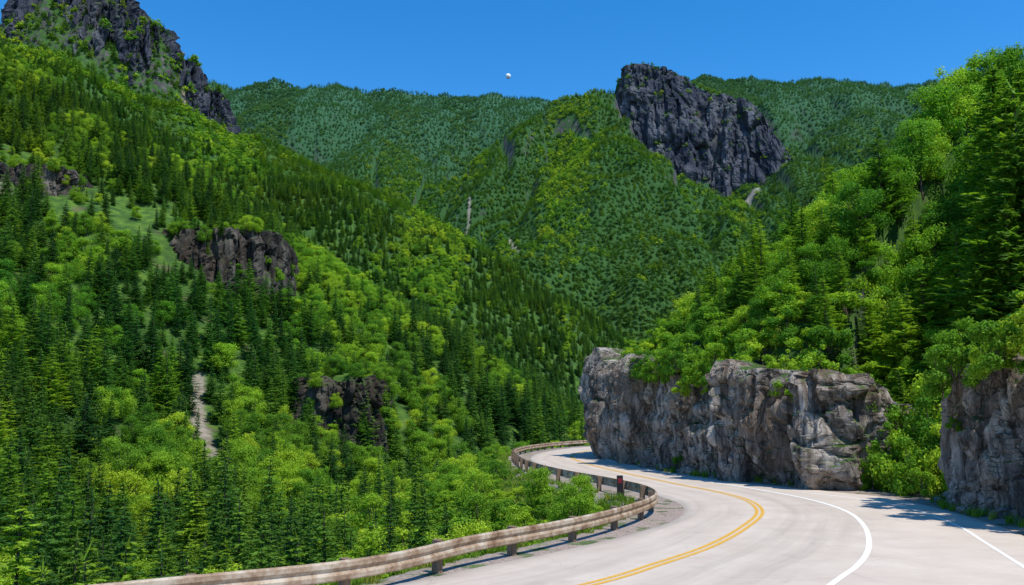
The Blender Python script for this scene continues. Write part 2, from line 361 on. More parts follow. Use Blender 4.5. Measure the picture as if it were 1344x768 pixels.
# ------------------------------------------------------------------ road
ST=[ # L, C, W, O, R
((-24,5),(-10,6),(-1,4),(8.5,4),(11,3)),
((-10.5,15.6),(-3,17),(4.3,16.2),(11.6,16),(13.8,15.5)),
((-3.15,21.9),(1.8,22.1),(7.66,22.1),(13.2,22.6),(15.2,22.5)),
((-.5,25.2),(4.05,25.25),(9.6,25.3),(14.2,26),(16.2,26.6)),
((1.9,28.2),(6.35,28.9),(11.3,28.9),(15.3,29.6),(17.2,30.2)),
((4.4,32),(8.73,33.9),(13.1,33.9),(16.6,34),(18.2,34.5)),
((6.5,36),(10.55,38.7),(14.3,38.7),(17.5,39.5),(18.9,40)),
((7.7,40.6),(11.4,43.6),(14.65,43.4),(17.2,44.8),(18.8,45.5)),
((7.8,45.2),(11.2,48.3),(14.2,48),(15.4,49),(17.0,50)),
((6.6,53.2),(9.8,55.5),(12.7,55.6),(13.0,56.2),(13.9,57.2)),
((4.8,64),(8.2,65),(10.8,66.2),(10.95,66.3),(11.6,66.8)),
((2.6,76.5),(6.6,77),(9.4,78.1),(9.5,78.1),(10.3,78.4)),
((1.9,90),(6.0,90.5),(9.1,90.5),(9.2,90.5),(10.0,90.3)),
((4.0,105.5),(7.9,103.5),(11.1,101.5),(11.2,101.5),(11.8,101)),
((8.7,119.5),(12,116),(14.8,112.5),(14.9,112.4),(15.4,111.8)),
((15.3,129.3),(17.8,125.2),(20,121),(20.1,120.9),(20.5,120.2)),
((26.5,137),(28,132.3),(29.5,127.5),(29.6,127.4),(29.8,126.5)),
((42,142),(43,137),(44,132.3),(44,132.2),(44.2,131.3))]
LN=[catmull([s[k] for s in ST],14) for k in range(5)]
n=len(LN[0]);sub=5;cols=[]
for k in range(4):
    for j in range(sub): cols.append(LN[k]+(LN[k+1]-LN[k])*j/sub)
cols.append(LN[4])
C=LN[1]
tg=np.gradient(C,axis=0);tg/=np.hypot(tg[:,0],tg[:,1])[:,None];nr=np.stack([tg[:,1],-tg[:,0]],1)
arc=np.concatenate([[0],np.cumsum(np.hypot(*np.diff(C,axis=0).T))])
eL=cols[0]+(cols[0]-cols[1])/np.linalg.norm(cols[0]-cols[1],axis=1)[:,None]*.12
eR=cols[-1]+(cols[-1]-cols[-2])/np.maximum(np.linalg.norm(cols[-1]-cols[-2],axis=1)[:,None],.01)*.12
allc=[eL]+cols+[eR];NCc=len(allc)
V=[];U=[]
for i in range(n):
    for j,cc in enumerate(allc):
        z=0.0 if 0<j<NCc-1 else -.14
        V.append((cc[i,0],cc[i,1],z));U.append((float((cc[i]-C[i])@nr[i]),float(arc[i])))
F=gridfaces(n,NCc)[:, ::-1]
me=mkmesh('road',V,F.tolist(),[M_ROAD],smooth=True)
uvl=me.uv_layers.new(name='UVMap');li=np.zeros(len(me.loops),dtype=np.int32);me.loops.foreach_get('vertex_index',li)
uvl.data.foreach_set('uv',np.array(U,dtype=np.float32)[li].ravel())
mkobj('road',me,kind='structure',label='pale worn mountain road winding in an s-curve',category='road')
def stripe(name,line,off,w,mat,lab,i0=0,i1=None,z=.006):
    L,_=resample(line[i0:i1],.5)
    t=np.gradient(L,axis=0);t/=np.hypot(t[:,0],t[:,1])[:,None];q=np.stack([t[:,1],-t[:,0]],1)
    a=L+q*(off-w/2);b=L+q*(off+w/2)
    V=[]
    for i in range(len(L)): V+= [(a[i,0],a[i,1],z),(b[i,0],b[i,1],z)]
    F=gridfaces(len(L),2)[:, ::-1].tolist()
    mkobj(name,mkmesh(name,V,F,[mat]),kind='structure',label=lab,category='road marking')
stripe('yellow_centre_line',C,-.12,.15,M_YEL,'solid yellow centre line painted on the road')
stripe('yellow_centre_line',C,.12,.15,M_YEL,'solid yellow centre line painted on the road')
stripe('white_lane_line',LN[2],0,.17,M_WHITE,'solid white lane line painted on the road')
stripe('white_edge_line',LN[3],0,.12,M_WHITE,'solid white edge line beside the rock cliff',0,8*14)

# ------------------------------------------------------------------ guardrail
m,nt,out=newmat('weathered_steel');g=N(nt,'ShaderNodeNewGeometry');P=g.outputs['Position']
c=ramp(nt,noiseN(nt,1.6,7,P,.7),[(.34,(.15,.08,.045)),(.48,(.31,.215,.14)),(.60,(.46,.38,.29)),(.8,(.56,.51,.43))])
principled(nt,out,c,.65,bump(nt,noiseN(nt,8,5,P),.15,.02),.35,.0);M_STEEL=m
m,nt,out=newmat('weathered_wood');g=N(nt,'ShaderNodeNewGeometry');mp=N(nt,'ShaderNodeMapping');mp.inputs['Scale'].default_value=(14,14,1.2);link(nt,g.outputs['Position'],mp.inputs[0])
c=ramp(nt,noiseN(nt,1.5,6,mp.outputs[0],.7),[(.3,(.10,.06,.04)),(.6,(.24,.165,.11)),(.8,(.38,.30,.22))])
principled(nt,out,c,.9);M_WOOD=m
def simple(name,col,rough=.6,metal=0,spec=.3):
    m,nt,out=newmat(name);g=N(nt,'ShaderNodeNewGeometry')
    c=mixc(nt,mapr(nt,noiseN(nt,12,5,g.outputs['Position']),.4,.7,0,.4),col,tuple(x*.6 for x in col))
    principled(nt,out,c,rough,None,spec,metal);return m
RL,ts=resample(catmull(RAIL,10)[10:10*20+1],.5)
prof=[(0,-.16),(.03,-.155),(.062,-.13),(.066,-.06),(.035,-.025),(.022,-.01),(.022,.01),(.035,.025),(.066,.06),(.062,.13),(.03,.155),(0,.16)]
prof=[(x*1.1,z*1.4) for x,z in prof]
pb=prof+[(x-.012,z) for x,z in prof[::-1]]
t=np.gradient(RL,axis=0);t/=np.hypot(t[:,0],t[:,1])[:,None];q=np.stack([t[:,1],-t[:,0]],1)
V=[];k=len(pb);rz=.565+.01*noise2(ts*.2,ts*0+3.3,5);rl=.012*noise2(ts*.35,ts*0+1.3,6)
for i in range(len(RL)):
    for (o_,z_) in pb: V.append((RL[i,0]+q[i,0]*(o_+rl[i]),RL[i,1]+q[i,1]*(o_+rl[i]),rz[i]+z_))
F=[[i*k+j,i*k+(j+1)%k,(i+1)*k+(j+1)%k,(i+1)*k+j] for i in range(len(RL)-1) for j in range(k)]
gr=mkobj('guardrail',None,label='weathered rusty guardrail along the outer road edge',category='guardrail')
mkobj('rail_beam',mkmesh('rail_beam',V,F,[M_STEEL]),parent=gr)
def boxmesh(name,boxes,mat,bev=.012):
    V=[];F=[]
    for (x0,x1,y0,y1,z0,z1) in boxes:
        b=len(V);bb=bev
        for z,ins in ((z0,0),(z1-bb,0),(z1,bb)):
            V+=[(x0+ins,y0+ins,z),(x1-ins,y0+ins,z),(x1-ins,y1-ins,z),(x0+ins,y1-ins,z)]
        F+=[[b+3,b+2,b+1,b]]
        for l in (0,4): 
            for e in range(4): F.append([b+l+e,b+l+(e+1)%4,b+l+4+(e+1)%4,b+l+4+e])
        F.append([b+8,b+9,b+10,b+11])
    return mkmesh(name,V,F,[mat])
pm=boxmesh('post',[(-.10,.10,-.31,-.10,-.7,.82),(-.08,.08,-.098,-.016,.38,.77)],M_WOOD)
for i in range(3,len(RL)-2,7):
    o=mkobj('post',pm,parent=gr,loc=(RL[i,0],RL[i,1],random.uniform(-.04,.02)));o.rotation_euler=(random.uniform(-.03,.03),random.uniform(-.03,.03),math.atan2(t[i,1],t[i,0])+math.pi)
    a_=o.rotation_euler[2]
    if (math.sin(a_)*q[i,0]-math.cos(a_)*q[i,1])>0: o.rotation_euler[2]+=math.pi

sg=mkobj('hazard_marker',None,loc=(5.35,44.9,-.62),label='small dark red hazard marker beside the guardrail',category='road sign')
sg.rotation_euler=(0,0,.1);sg.scale=(.75,.75,.95)
mkobj('post',boxmesh('marker_post',[(-.03,.03,-.02,.02,-.5,1.75)],simple('marker_post_metal',(.12,.11,.10))),parent=sg)
mkobj('sign_panel',boxmesh('sign_panel',[(-.21,.21,-.045,-.022,.85,1.85)],simple('marker_black',(.02,.015,.018))),parent=sg)
MR=simple('marker_red',(.25,.015,.025))
mkobj('sign_emblem',boxmesh('sign_emblem',[(-.13,.13,-.052,-.047,1.45,1.70)],MR,.001),parent=sg)

# ------------------------------------------------------------------ cliffs
LEDGE={}
def build_cliff(name,P,side,mat,step,nrow,scale,amp,bias,lean=0,cap=4,lab='',zdrop=.6,topn=.35,gully=0,nled=0,led=None):
    L,s=resample(P,step)
    t=np.gradient(L[:,:2],axis=0)
    for _ in range(int(2.0*scale/step/3)+3): t[1:-1]=(t[:-2]+t[1:-1]*2+t[2:])/4
    t/=np.hypot(t[:,0],t[:,1])[:,None]
    out=np.stack([t[:,1],-t[:,0]],1)*side
    nc=len(L);hh=np.concatenate([np.linspace(0,1,nrow),np.full(5,1.0)])
    inn=np.concatenate([np.zeros(nrow),np.linspace(.15,1,5)*cap])
    gl=gully*sstep(.10,.42,noise2(s/(scale*2.2)+4.2,s*0+2.7,88))
    top=L[:,2]+scale*topn*1.6*(.7*fbm2(s/(scale*1.3),s*0+9.7,4,3)+.7*noise2(s/(scale*3.1),s*0+5.1,93))-.6*gl
    H_=hh[:,None];base=L[:,3][None,:]-zdrop
    Z=base+(top[None,:]-base)*H_
    fall=np.concatenate([np.zeros(nrow),np.linspace(0,1,5)**2*cap*.25])[:,None]
    bul=L[:,4][None,:]*np.sin(np.clip(H_,0,1)**.8*np.pi*.85)*1.2
    X0=L[:,0][None,:]+0*Z;Y0=L[:,1][None,:]+0*Z
    x=X0/scale;y=Y0/scale;z=Z/scale+.25*X0/scale
    big=fbm3(x*.45,y*.45,z*.14,3,41)
    wx=x+.3*fbm3(x*1.1,y*1.1,z*.7,3,1);wz=z+.35*fbm3(x*1.1,y*1.1,z*1.1,3,2)
    c1,f1,f2=cell3(wx*.85,y*.85,wz*.30,4)
    c2,g1,g2=cell3(wx*2.3,y*2.3,wz*.85,14)
    c3,_a,_b=cell3(wx*5.5,y*5.5,wz*2.6,19)
    fine=fbm3(x*3.0,y*3.0,z*1.4,5,24)
    rid=1-np.abs(fbm3(x*1.3,y*1.3,z*.25,4,61))*3
    disp=amp*(1.1*big+.75*c1+.40*c2+.16*c3+.30*fine+.48*rid-.65*np.exp(-((f2-f1)/.07)**2)-.24*np.exp(-((g2-g1)/.05)**2))
    vert=amp*.9*fbm3(x*2.0,y*2.0,z*.1,3,51)
    ledge=amp*.28*noise2(Z/scale*2.6+.8*x,x*.3,77)
    rnd=amp*.35*sstep(.86,1.0,H_)
    hl=(top-L[:,3])[None,:]
    off=bias+bul+disp+vert+ledge-rnd-lean*H_*hl-inn[:,None]-gl[None,:]*(.35+.65*H_)
    X=X0+out[:,0][None,:]*off;Y=Y0+out[:,1][None,:]*off
    Z=Z-fall+.2*amp*fine+.15*amp*c2*np.sin(H_*np.pi)+.35*amp*c1*sstep(.7,1,H_)
    V=np.stack([X.ravel(),Y.ravel(),Z.ravel()],1)
    F=gridfaces(len(hh),nc)
    if side<0: F=F[:, ::-1]
    me=mkmesh(name,V,F,[mat])
    if nled:
        no=np.zeros(len(me.polygons)*3,dtype=np.float32);me.polygons.foreach_get('normal',no);no=no.reshape(-1,3)
        ce=np.zeros(len(me.polygons)*3,dtype=np.float32);me.polygons.foreach_get('center',ce);ce=ce.reshape(-1,3)
        ii=np.where(np.abs(no[:,2])>.42)[0]
        if len(ii): LEDGE.setdefault(led,[]).append(ce[RNG.choice(ii,min(nled,len(ii)),replace=False)])
    return mkobj(name,me,kind='structure',label=lab,category='cliff')
def cline(PP): return catmull([(a,b,c,0.0,d) for a,b,c,d in PP],8)
build_cliff('rock_cliff',cline(CLIFF_FAR),-1,M_ROCK,.13,90,2.1,.9,.75,cap=5,lab='rugged grey roadside rock cliff with overhangs',gully=1.5,topn=.42)
build_cliff('rock_cliff',cline(CLIFF_NEAR),-1,M_ROCK,.10,96,2.0,.8,.3,cap=5,lab='fractured grey rock face close beside the road',gully=.9,topn=.4)
EB=catmull([(a,b,t_+4,b_+4,5.0) for a,b,t_,b_ in EW],6)
build_cliff('mountain_cliff',EB[6:],1,M_ROCKF,4.0,74,46,13,6,lean=.16,cap=60,lab='huge dark rock face on the mountain',zdrop=35,gully=16,nled=420,led='far')
def arc_cliff(cx,cy,r,top,base,a0,a1,mat,step,nrow,scale,amp,lab,lean=.1,nled=0,led='mid'):
    A=np.radians(np.linspace(a0,a1,16))
    P=[(cx+r*math.cos(a),cy+r*math.sin(a),top+4,base+4,.0) for a in A]
    build_cliff('rock_outcrop',np.array(P),1,mat,step,nrow,scale,amp,1.5,lean=lean,cap=max(2,.8*(r-lean*(top-base))-amp),lab=lab,zdrop=2,nled=nled,led=led)
arc_cliff(-94,287,26,58,22,150,400,M_ROCKM,.8,48,6,2.4,'dark jutting rock outcrop on the wooded slope',.28,60)
arc_cliff(-117,290,20,56,24,170,360,M_ROCKM,.8,42,6,2.2,'dark jutting rock outcrop on the wooded slope',.28,46)
arc_cliff(-140,294,21,61,30,170,350,M_ROCKM,.8,36,6,2.0,'dark jutting rock outcrop on the wooded slope',.28,36)
arc_cliff(-172,302,27,83,54,160,370,M_ROCKM,.8,40,6,2.4,'grey rock ledge high on the wooded slope',.25,36)
arc_cliff(-198,302,20,81,54,170,360,M_ROCKM,.8,40,6,2.2,'grey rock ledge high on the wooded slope',.25,26)
arc_cliff(-41,217,11,9,-6,160,400,M_ROCKM,.5,38,4,1.6,'dark rock face among slope trees',.2,26)
arc_cliff(-575,1078,110,545,330,160,390,M_ROCKF,3,70,18,10,'dark rocky mountain summit crag',.36,160,'far')
arc_cliff(-512,1065,104,522,320,160,390,M_ROCKF,3,70,18,10,'dark rocky mountain summit crag',.36,160,'far')
arc_cliff(-455,1058,84,482,310,170,400,M_ROCKF,3,60,16,8,'dark rocky mountain summit crag',.36,120,'far')
arc_cliff(-408,1062,62,436,300,180,400,M_ROCKF,3,50,14,7,'dark rocky mountain shoulder crag',.36,80,'far')
arc_cliff(-376,1070,46,404,300,180,400,M_ROCKF,3,40,12,6,'dark rocky mountain shoulder crag',.36,60,'far')

def boulder(seed,r):
    bm=bmesh.new();bmesh.ops.create_icosphere(bm,subdivisions=4,radius=1)
    co=np.array([v.co[:] for v in bm.verts])
    c1,f1,f2=cell3(co[:,0]*1.1+seed*7,co[:,1]*1.1,co[:,2]*1.1,seed)
    k=1+.3*c1+.18*fbm3(co[:,0]*2+seed,co[:,1]*2,co[:,2]*2,4,seed)
    for v,kk in zip(bm.verts,k): v.co*=kk;v.co.z*=.7
    me=bpy.data.meshes.new('boulder');bm.to_mesh(me);bm.free();me.materials.append(M_STONE);return me
BM=[boulder(i+1,1) for i in range(4)]
CLB=cline(CL)
cp,cs=resample(CLB[8*3:8*19],1.0)
for i in range(50):
    j=random.randrange(4,len(cp)-2);p=cp[j];tt=cp[j+1]-cp[j-1];tt=tt/np.hypot(tt[0],tt[1])
    ow=np.array([-tt[1],tt[0]]);d=random.uniform(.4,1.3);r=random.choice([.12,.15,.2,.25,.3,.45])
    if j<18 or p[1]<53: r*=1.3
    o=mkobj('boulder',BM[i%4],loc=(p[0]+ow[0]*d,p[1]+ow[1]*d,.05+r*.3),label='angular grey boulder at the foot of the cliff',category='rock',group='boulders fallen at the cliff foot')
    o.scale=(r*random.uniform(.8,1.3),r,r);o.rotation_euler=(random.uniform(-.4,.4),random.uniform(-.4,.4),random.uniform(0,6))
for (x,y,z,r) in ((1.6,38.5,-2.0,1.1),(2.8,39.6,-1.9,.8)):
    o=mkobj('boulder',BM[1],loc=(x,y,z),label='pale boulder among shrubs below the guardrail',category='rock');o.scale=(r,r,r*1.2)

# ------------------------------------------------------------------ trees
def tube(V,F,a,b,ra,rb,k=6):
    a=Vector(a);b=Vector(b);d=(b-a).normalized();u=d.orthogonal().normalized();w=d.cross(u);s=len(V)
    for p,r in ((a,ra),(b,rb)):
        for i in range(k):
            an=2*math.pi*i/k;V.append(tuple(p+u*math.cos(an)*r+w*math.sin(an)*r))
    for i in range(k): F.append([s+i,s+(i+1)%k,s+k+(i+1)%k,s+k+i])
def conifer(seed,W,NB,T,R=.2,wide=1.0,base=.08):
    r=random.Random(seed);V=[];F=[]
    def tri(a,b,c):
        s=len(V);V.extend([a,b,c]);F.append([s,s+1,s+2])
    lean=(r.uniform(-.02,.02),r.uniform(-.02,.02))
    for w in range(W):
        zf=base+(1-base)*(w/(W))**.92
        rr=R*((1-zf)**.8)*1.02+.012
        nb=max(4,int(NB*(1-.45*zf)))
        a0=r.uniform(0,6.28)
        side=r.uniform(.82,1.12)
        for b in range(nb):
            an=a0+6.283*b/nb+r.uniform(-.25,.25)
            L=rr*side*r.uniform(.62,1.2)
            dx,dy=math.cos(an),math.sin(an);px,py=-dy,dx
            z0=zf+r.uniform(-.015,.02);dr=r.uniform(.0,.4)
            def pt(f): return (lean[0]*zf+dx*L*f,lean[1]*zf+dy*L*f,z0-dr*L*f+ .35*L*f*f*.5)
            for k in range(T):
                f=(k+.6)/(T+.3)
                p=pt(f);l=L*(.62-.38*f)*r.uniform(.75,1.2)*wide
                if T==1: l=L*.5
                hw=max(.0045,L*.26/T)*1.15
                for sg in (-1,1):
                    q=(p[0]+dx*l*.62+px*sg*l*.7,p[1]+dy*l*.62+py*sg*l*.7,p[2]-l*r.uniform(-.3,.4))
                    tri((p[0]-dx*hw,p[1]-dy*hw,p[2]+.004),(p[0]+dx*hw,p[1]+dy*hw,p[2]-.004),q)
            p=pt(.7);q=pt(1.12);hw=L*.10+.003
            tri((p[0]+px*hw,p[1]+py*hw,p[2]),(p[0]-px*hw,p[1]-py*hw,p[2]),q)
            q=pt(.55);tri((q[0]+px*hw,q[1]+py*hw,q[2]),(q[0]-px*hw,q[1]-py*hw,q[2]),(q[0]*.8,q[1]*.8,q[2]-L*.28))
    for k in range(5):
        an=k*1.256;tri((math.cos(an)*.008,math.sin(an)*.008,.95),(math.cos(an+1.3)*.008,math.sin(an+1.3)*.008,.95),(lean[0],lean[1],1.03))
    return V,F
def conifer_trunk(r0=.014):
    V=[];F=[];tube(V,F,(0,0,-.06),(0,0,.35),r0*1.25,r0*.8,7);tube(V,F,(0,0,.35),(0,0,.97),r0*.8,.002,6);return V,F
def broadleaf(seed,NL,size,lobes=13,spread=.34,low=.25):
    r=np.random.default_rng(seed)
    cen=[];rad=[]
    for i in range(lobes):
        a=r.uniform(0,6.283);zf=r.uniform(0,1)
        rr=spread*math.sqrt(r.uniform(.05,1))*(1.0-.65*abs(zf-.3))
        cen.append((rr*math.cos(a),rr*math.sin(a),low+.06+zf*(.92-low-.06)));rad.append(r.uniform(.07,.18)*(1.15-.45*zf))
    cen=np.array(cen);rad=np.array(rad)
    w=rad**2;idx=r.choice(lobes,NL,p=w/w.sum())
    d=r.normal(size=(NL,3));d/=np.linalg.norm(d,axis=1)[:,None]
    rho=rad[idx]*r.uniform(.5,1.2,NL)*(1+.35*np.sin(d[:,0]*7+idx)*np.cos(d[:,1]*6+idx*2))
    Pp=cen[idx]+d*rho[:,None]*np.array([1.1,1.1,.85])
    nrm=d*.9+r.normal(size=(NL,3))*.6+np.array([0,0,.3]);nrm/=np.linalg.norm(nrm,axis=1)[:,None]
    u=np.cross(nrm,r.normal(size=(NL,3)));u/=np.linalg.norm(u,axis=1)[:,None];v=np.cross(nrm,u)
    s=size*r.uniform(.6,1.3,NL)[:,None]
    a=Pp-u*s;b=Pp-v*s*.55+u*s*.1;c=Pp+u*s;e=Pp+v*s*.55+u*s*.1
    V=np.stack([a,b,c,e],1).reshape(-1,3);F=np.arange(4*NL).reshape(-1,4)
    TV=[];TF=[];tube(TV,TF,(0,0,-.08),(0,0,low+.12),.022,.014,7)
    for c_,q_ in zip(cen,rad): 
        z=min(low+.1,c_[2]-.03);tube(TV,TF,(0,0,z),(c_[0]*.9,c_[1]*.9,c_[2]),.009,.003,4)
    return V.tolist(),F.tolist(),TV,TF
def comb(name,cv,cf,tv,tf,cm):
    V=list(cv)+list(tv);F=list(cf)+[[i+len(cv) for i in f] for f in tf]
    return mkmesh(name,V,F,[cm,M_BARK],mi=[0]*len(cf)+[1]*len(tf))
PIN=[]
for sd,W,NB,T,R in ((1,24,10,6,.20),(2,22,10,6,.25),(3,26,9,6,.17),(4,20,11,6,.28)):
    cv,cf=conifer(sd,W,NB,T,R);tv,tf=conifer_trunk()
    PIN.append(dict(c=mkmesh('pine_crown',cv,cf,[M_PINE]),cb=mkmesh('sun_tinted_pine_crown',cv,cf,[M_PINEB]),t=mkmesh('pine_trunk',tv,tf,[M_BARK]),all=comb('pine',cv,cf,tv,tf,M_PINE)))
BIG=[]
for sd,W,NB,T,R in ((51,36,14,12,.23),(52,32,14,12,.27)):
    cv,cf=conifer(sd,W,NB,T,R,wide=.8);tv,tf=conifer_trunk()
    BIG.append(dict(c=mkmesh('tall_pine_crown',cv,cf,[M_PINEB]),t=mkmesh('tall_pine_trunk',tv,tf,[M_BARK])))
BRD=[]
for sd,lo,spd in ((11,20,.34),(12,17,.28),(13,24,.38),(14,19,.30)):
    cv,cf,tv,tf=broadleaf(sd,9500,.016,lo,spd,.18)
    BRD.append(dict(c=mkmesh('leafy_crown',cv,cf,[M_LEAF]),t=mkmesh('leafy_trunk',tv,tf,[M_BARK]),all=comb('leafy',cv,cf,tv,tf,M_LEAF)))
SHR=[]
for sd in (21,22,23):
    cv,cf,tv,tf=broadleaf(sd,5200,.028,13,.42,.05)
    SHR.append(mkmesh('shrub',cv+tv,cf+[[i+len(cv) for i in f] for f in tf],[M_LEAF,M_BARK],mi=[0]*len(cf)+[1]*len(tf)))
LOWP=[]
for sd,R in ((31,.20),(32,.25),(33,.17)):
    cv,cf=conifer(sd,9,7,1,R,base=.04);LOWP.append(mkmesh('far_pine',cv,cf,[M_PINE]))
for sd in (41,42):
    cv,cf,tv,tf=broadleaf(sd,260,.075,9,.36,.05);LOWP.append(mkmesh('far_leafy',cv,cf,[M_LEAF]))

eye=4.0
sb=np.linspace(-.72,.72,420);dd=12*np.exp(np.linspace(0,math.log(330),520))
GS,GD=np.meshgrid(sb,dd)
GH=HEIGHT((GS*GD).ravel(),GD.ravel()).reshape(GS.shape)
GE=(GH+np.where(GD>130,4,0)-eye)/GD
RM=np.maximum.accumulate(GE,axis=0)
def visible(x,y,ztop,margin=.004):
    s=x/y;i=np.clip(np.searchsorted(dd,y)-3,0,len(dd)-1);j=np.clip(((s+.72)/1.44*419).astype(int),0,419)
    return (ztop-eye)/y>RM[i,j]-margin
def jgrid(y0,y1,sp,x0=None,x1=None):
    X1=.66*y1+8 if x1 is None else x1;X0=-X1 if x0 is None else x0
    gx,gy=np.meshgrid(np.arange(X0,X1,sp),np.arange(y0,y1,sp));gx=gx.ravel();gy=gy.ravel()
    gx=gx+RNG.uniform(-.48,.48,gx.size)*sp;gy=gy+RNG.uniform(-.48,.48,gy.size)*sp
    m=(np.abs(gx)<.66*gy+8);return gx[m],gy[m]
def slope(x,y,e):
    return np.hypot(HEIGHT(x+e,y)-HEIGHT(x-e,y),HEIGHT(x,y+e)-HEIGHT(x,y-e))/(2*e)
CLEAR=[(-94,256,9),(-116,262,8),(-138,268,7),(-172,270,12),(-196,276,8),(-40,200,4)]
ARCS=[(-94,287,26,58),(-117,290,20,56),(-140,294,21,61),(-172,302,27,83),(-198,302,20,81),(-41,217,11,9)]
TX=[];TY=[];TZ=[];TH=[];TK=[];TZONE=[]
def addband(y0,y1,sp,hp,hb,zone,pb,**k):
    x,y=jgrid(y0,y1,sp,**k)
    h,sR,dC,tp=HEIGHT(x,y,True)
    sl=slope(x,y,max(.6,sp*.35))
    if zone=='hill': ok=(sR<0)&(dC>2.4)
    else: ok=(sR>(2.5 if y0>0 else 0))&(sl<(2.2 if y0<500 else 2.4))
    ok&=scree_mask(x,y)<.3
    low=np.zeros(x.size,bool)
    for cx,cy,cr in CLEAR: low|=np.hypot(x-cx,y-cy)<cr
    if zone=='mid':
        for cx,cy,cr,tt_ in ARCS:
            rt=cr-.28*(tt_-22)*.9 if cr>12 else cr*.6
            rt=max(rt,cr*.55)
            dr=np.hypot(x-cx,y-cy);ok|=(dr<rt)&(RNG.uniform(0,1,x.size)<.9);ok&=~((dr>rt)&(dr<cr-1)&(y<cy+2))
            h=np.where(dr<rt,np.maximum(h,tt_+2.5),h);low|=dr<rt
    ok&=RNG.uniform(0,1,x.size)<(.97 if zone=='hill' else .96)
    x,y,h,dC,sR,low=x[ok],y[ok],h[ok],dC[ok],sR[ok],low[ok]
    u=RNG.uniform(0,1,x.size)
    pn=.5+.5*fbm2(x/(18+y*.05),y/(18+y*.07),3,61)*2.2
    kind=(RNG.uniform(0,1,x.size)<np.clip(pb+ (pn-.5)*1.5+.6*low,0.02,.96)).astype(int)
    if zone=='near': kind=np.where(sR<8,1,kind)
    ht=np.where(kind==0,hp[0]+(hp[1]-hp[0])*u**1.3,hb[0]+(hb[1]-hb[0])*u)
    ht=np.where(low,ht*.6,ht)
    if zone=='hill': ht=ht*np.interp(dC,[2.4,5,10],[.5,.85,1.1])*np.interp(y,[30,46,56,100],[.55,.7,1,.85])*np.interp(x/y,[.3,.42,.52],[.86,.9,1.12])
    if zone=='near': ht=ht*np.interp(sR,[2,12,30],[.3,.6,1])
    v=visible(x,y,h+ht,.05 if zone=='hill' else .004)
    x,y,h,ht,kind=x[v],y[v],h[v],ht[v],kind[v]
    TX.append(x);TY.append(y);TZ.append(h);TH.append(ht);TK.append(kind);TZONE.append(np.full(x.size,{'hill':0,'near':1,'mid':2,'far':3}[zone]))
addband(18,128,2.1,(5.0,8.5),(3.6,6.0),'hill',.52,x0=8,x1=95)
addband(16,150,4.0,(7.5,14),(5.5,9),'near',.22)
addband(150,520,5.0,(7,15),(5.5,9),'mid',.18)
addband(520,1250,6.0,(9,15),(7,10),'far',.14)
addband(1250,2100,6.5,(9,14),(7.5,10.5),'far',.32)
addband(2100,3750,8.2,(10,14),(9,12),'far',.25)
for key,zz,hr in (('far',3,(8,14)),('mid',2,(3.5,6.5))):
    P_=np.concatenate(LEDGE[key]);nL=len(P_)
    TX.append(P_[:,0]);TY.append(P_[:,1]);TZ.append(P_[:,2]-.3);TH.append(RNG.uniform(hr[0],hr[1],nL));TK.append((RNG.uniform(0,1,nL)<(.3 if key=='far' else .7)).astype(int));TZONE.append(np.full(nL,zz))
TX,TY,TZ,TH,TK,TZONE=map(np.concatenate,(TX,TY,TZ,TH,TK,TZONE))
print('TREES',len(TX))
size=TH/TY*((np.abs(TX/TY)<.61))
used=np.zeros(len(TX),bool)
labs={0:('sunlit green {} growing above the roadside rock cliff','trees above the roadside cliff'),1:('green {} on the valley slope below the road','trees on the slope below the road'),2:('dark green {} on the steep mountain slope','trees on the mountain slope'),3:('small green {} on the distant mountainside','trees on the mountainside')}
for k_,(x,y,h) in enumerate(((30.8,56,12.5),(33.2,60,12),(34.8,62,14),(28.9,53.5,11.5),(36.4,64,14.5),(32.4,55,16.5),(35.2,59,16.5),(33.6,57,17),(29.9,52.5,13.5),(31.4,53.5,16))):
    z=float(HEIGHT(np.array([x]),np.array([y]))[0])
    e=mkobj('pine_tree',None,loc=(x,y,z-.2),label='tall bright green pine towering above the rock face',category='tree',group='trees above the roadside cliff')
    e.scale=(h*1.15,h*1.15,h);e.rotation_euler=(0,0,k_*1.3)
    mkobj('crown',BIG[k_%2]['c'],parent=e);mkobj('trunk',BIG[k_%2]['t'],parent=e)
for k_,(x,y,h) in enumerate(((23.0,48.6,6.0),(24.6,46.4,6.4),(24.4,50.6,6.6),(26.4,48.4,7.2),(22.0,51.2,5.0))):
    z=float(HEIGHT(np.array([x]),np.array([y]))[0])
    e=mkobj('broadleaf_tree',None,loc=(x,y,max(z,0)-.1),label='bright leafy tree in the break between rock faces',category='tree',group='trees above the roadside cliff')
    e.scale=(h*.95,h*.95,h);e.rotation_euler=(0,0,k_*1.7)
    mkobj('crown',BRD[k_%4]['c'],parent=e);mkobj('trunk',BRD[k_%4]['t'],parent=e)
for kd,nm in ((0,'pine_tree'),(1,'broadleaf_tree')):
    idx=np.where(TK==kd)[0];idx=idx[np.argsort(-size[idx])][:288 if kd==0 else 294];used[idx]=True
    for i in idx:
        z=int(TZONE[i]);pr=(PIN if kd==0 else BRD)[random.randrange(4)]
        lb,gp=labs[z]
        e=mkobj(nm,None,loc=(TX[i],TY[i],TZ[i]-.15),label=lb.format('pine tree' if kd==0 else 'leafy tree'),category='tree',group=gp)
        e.empty_display_size=.1
        s=float(TH[i]);wd=s*(random.uniform(.9,1.3) if kd==0 else random.uniform(.8,1.15))
        if z==0 and kd==0: wd*=1.15
        e.scale=(wd,wd,s);e.rotation_euler=(random.uniform(-.04,.04),random.uniform(-.04,.04),random.uniform(0,6.28))
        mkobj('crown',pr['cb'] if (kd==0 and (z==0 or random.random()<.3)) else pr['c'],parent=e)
        mkobj('trunk',pr['t'],parent=e)

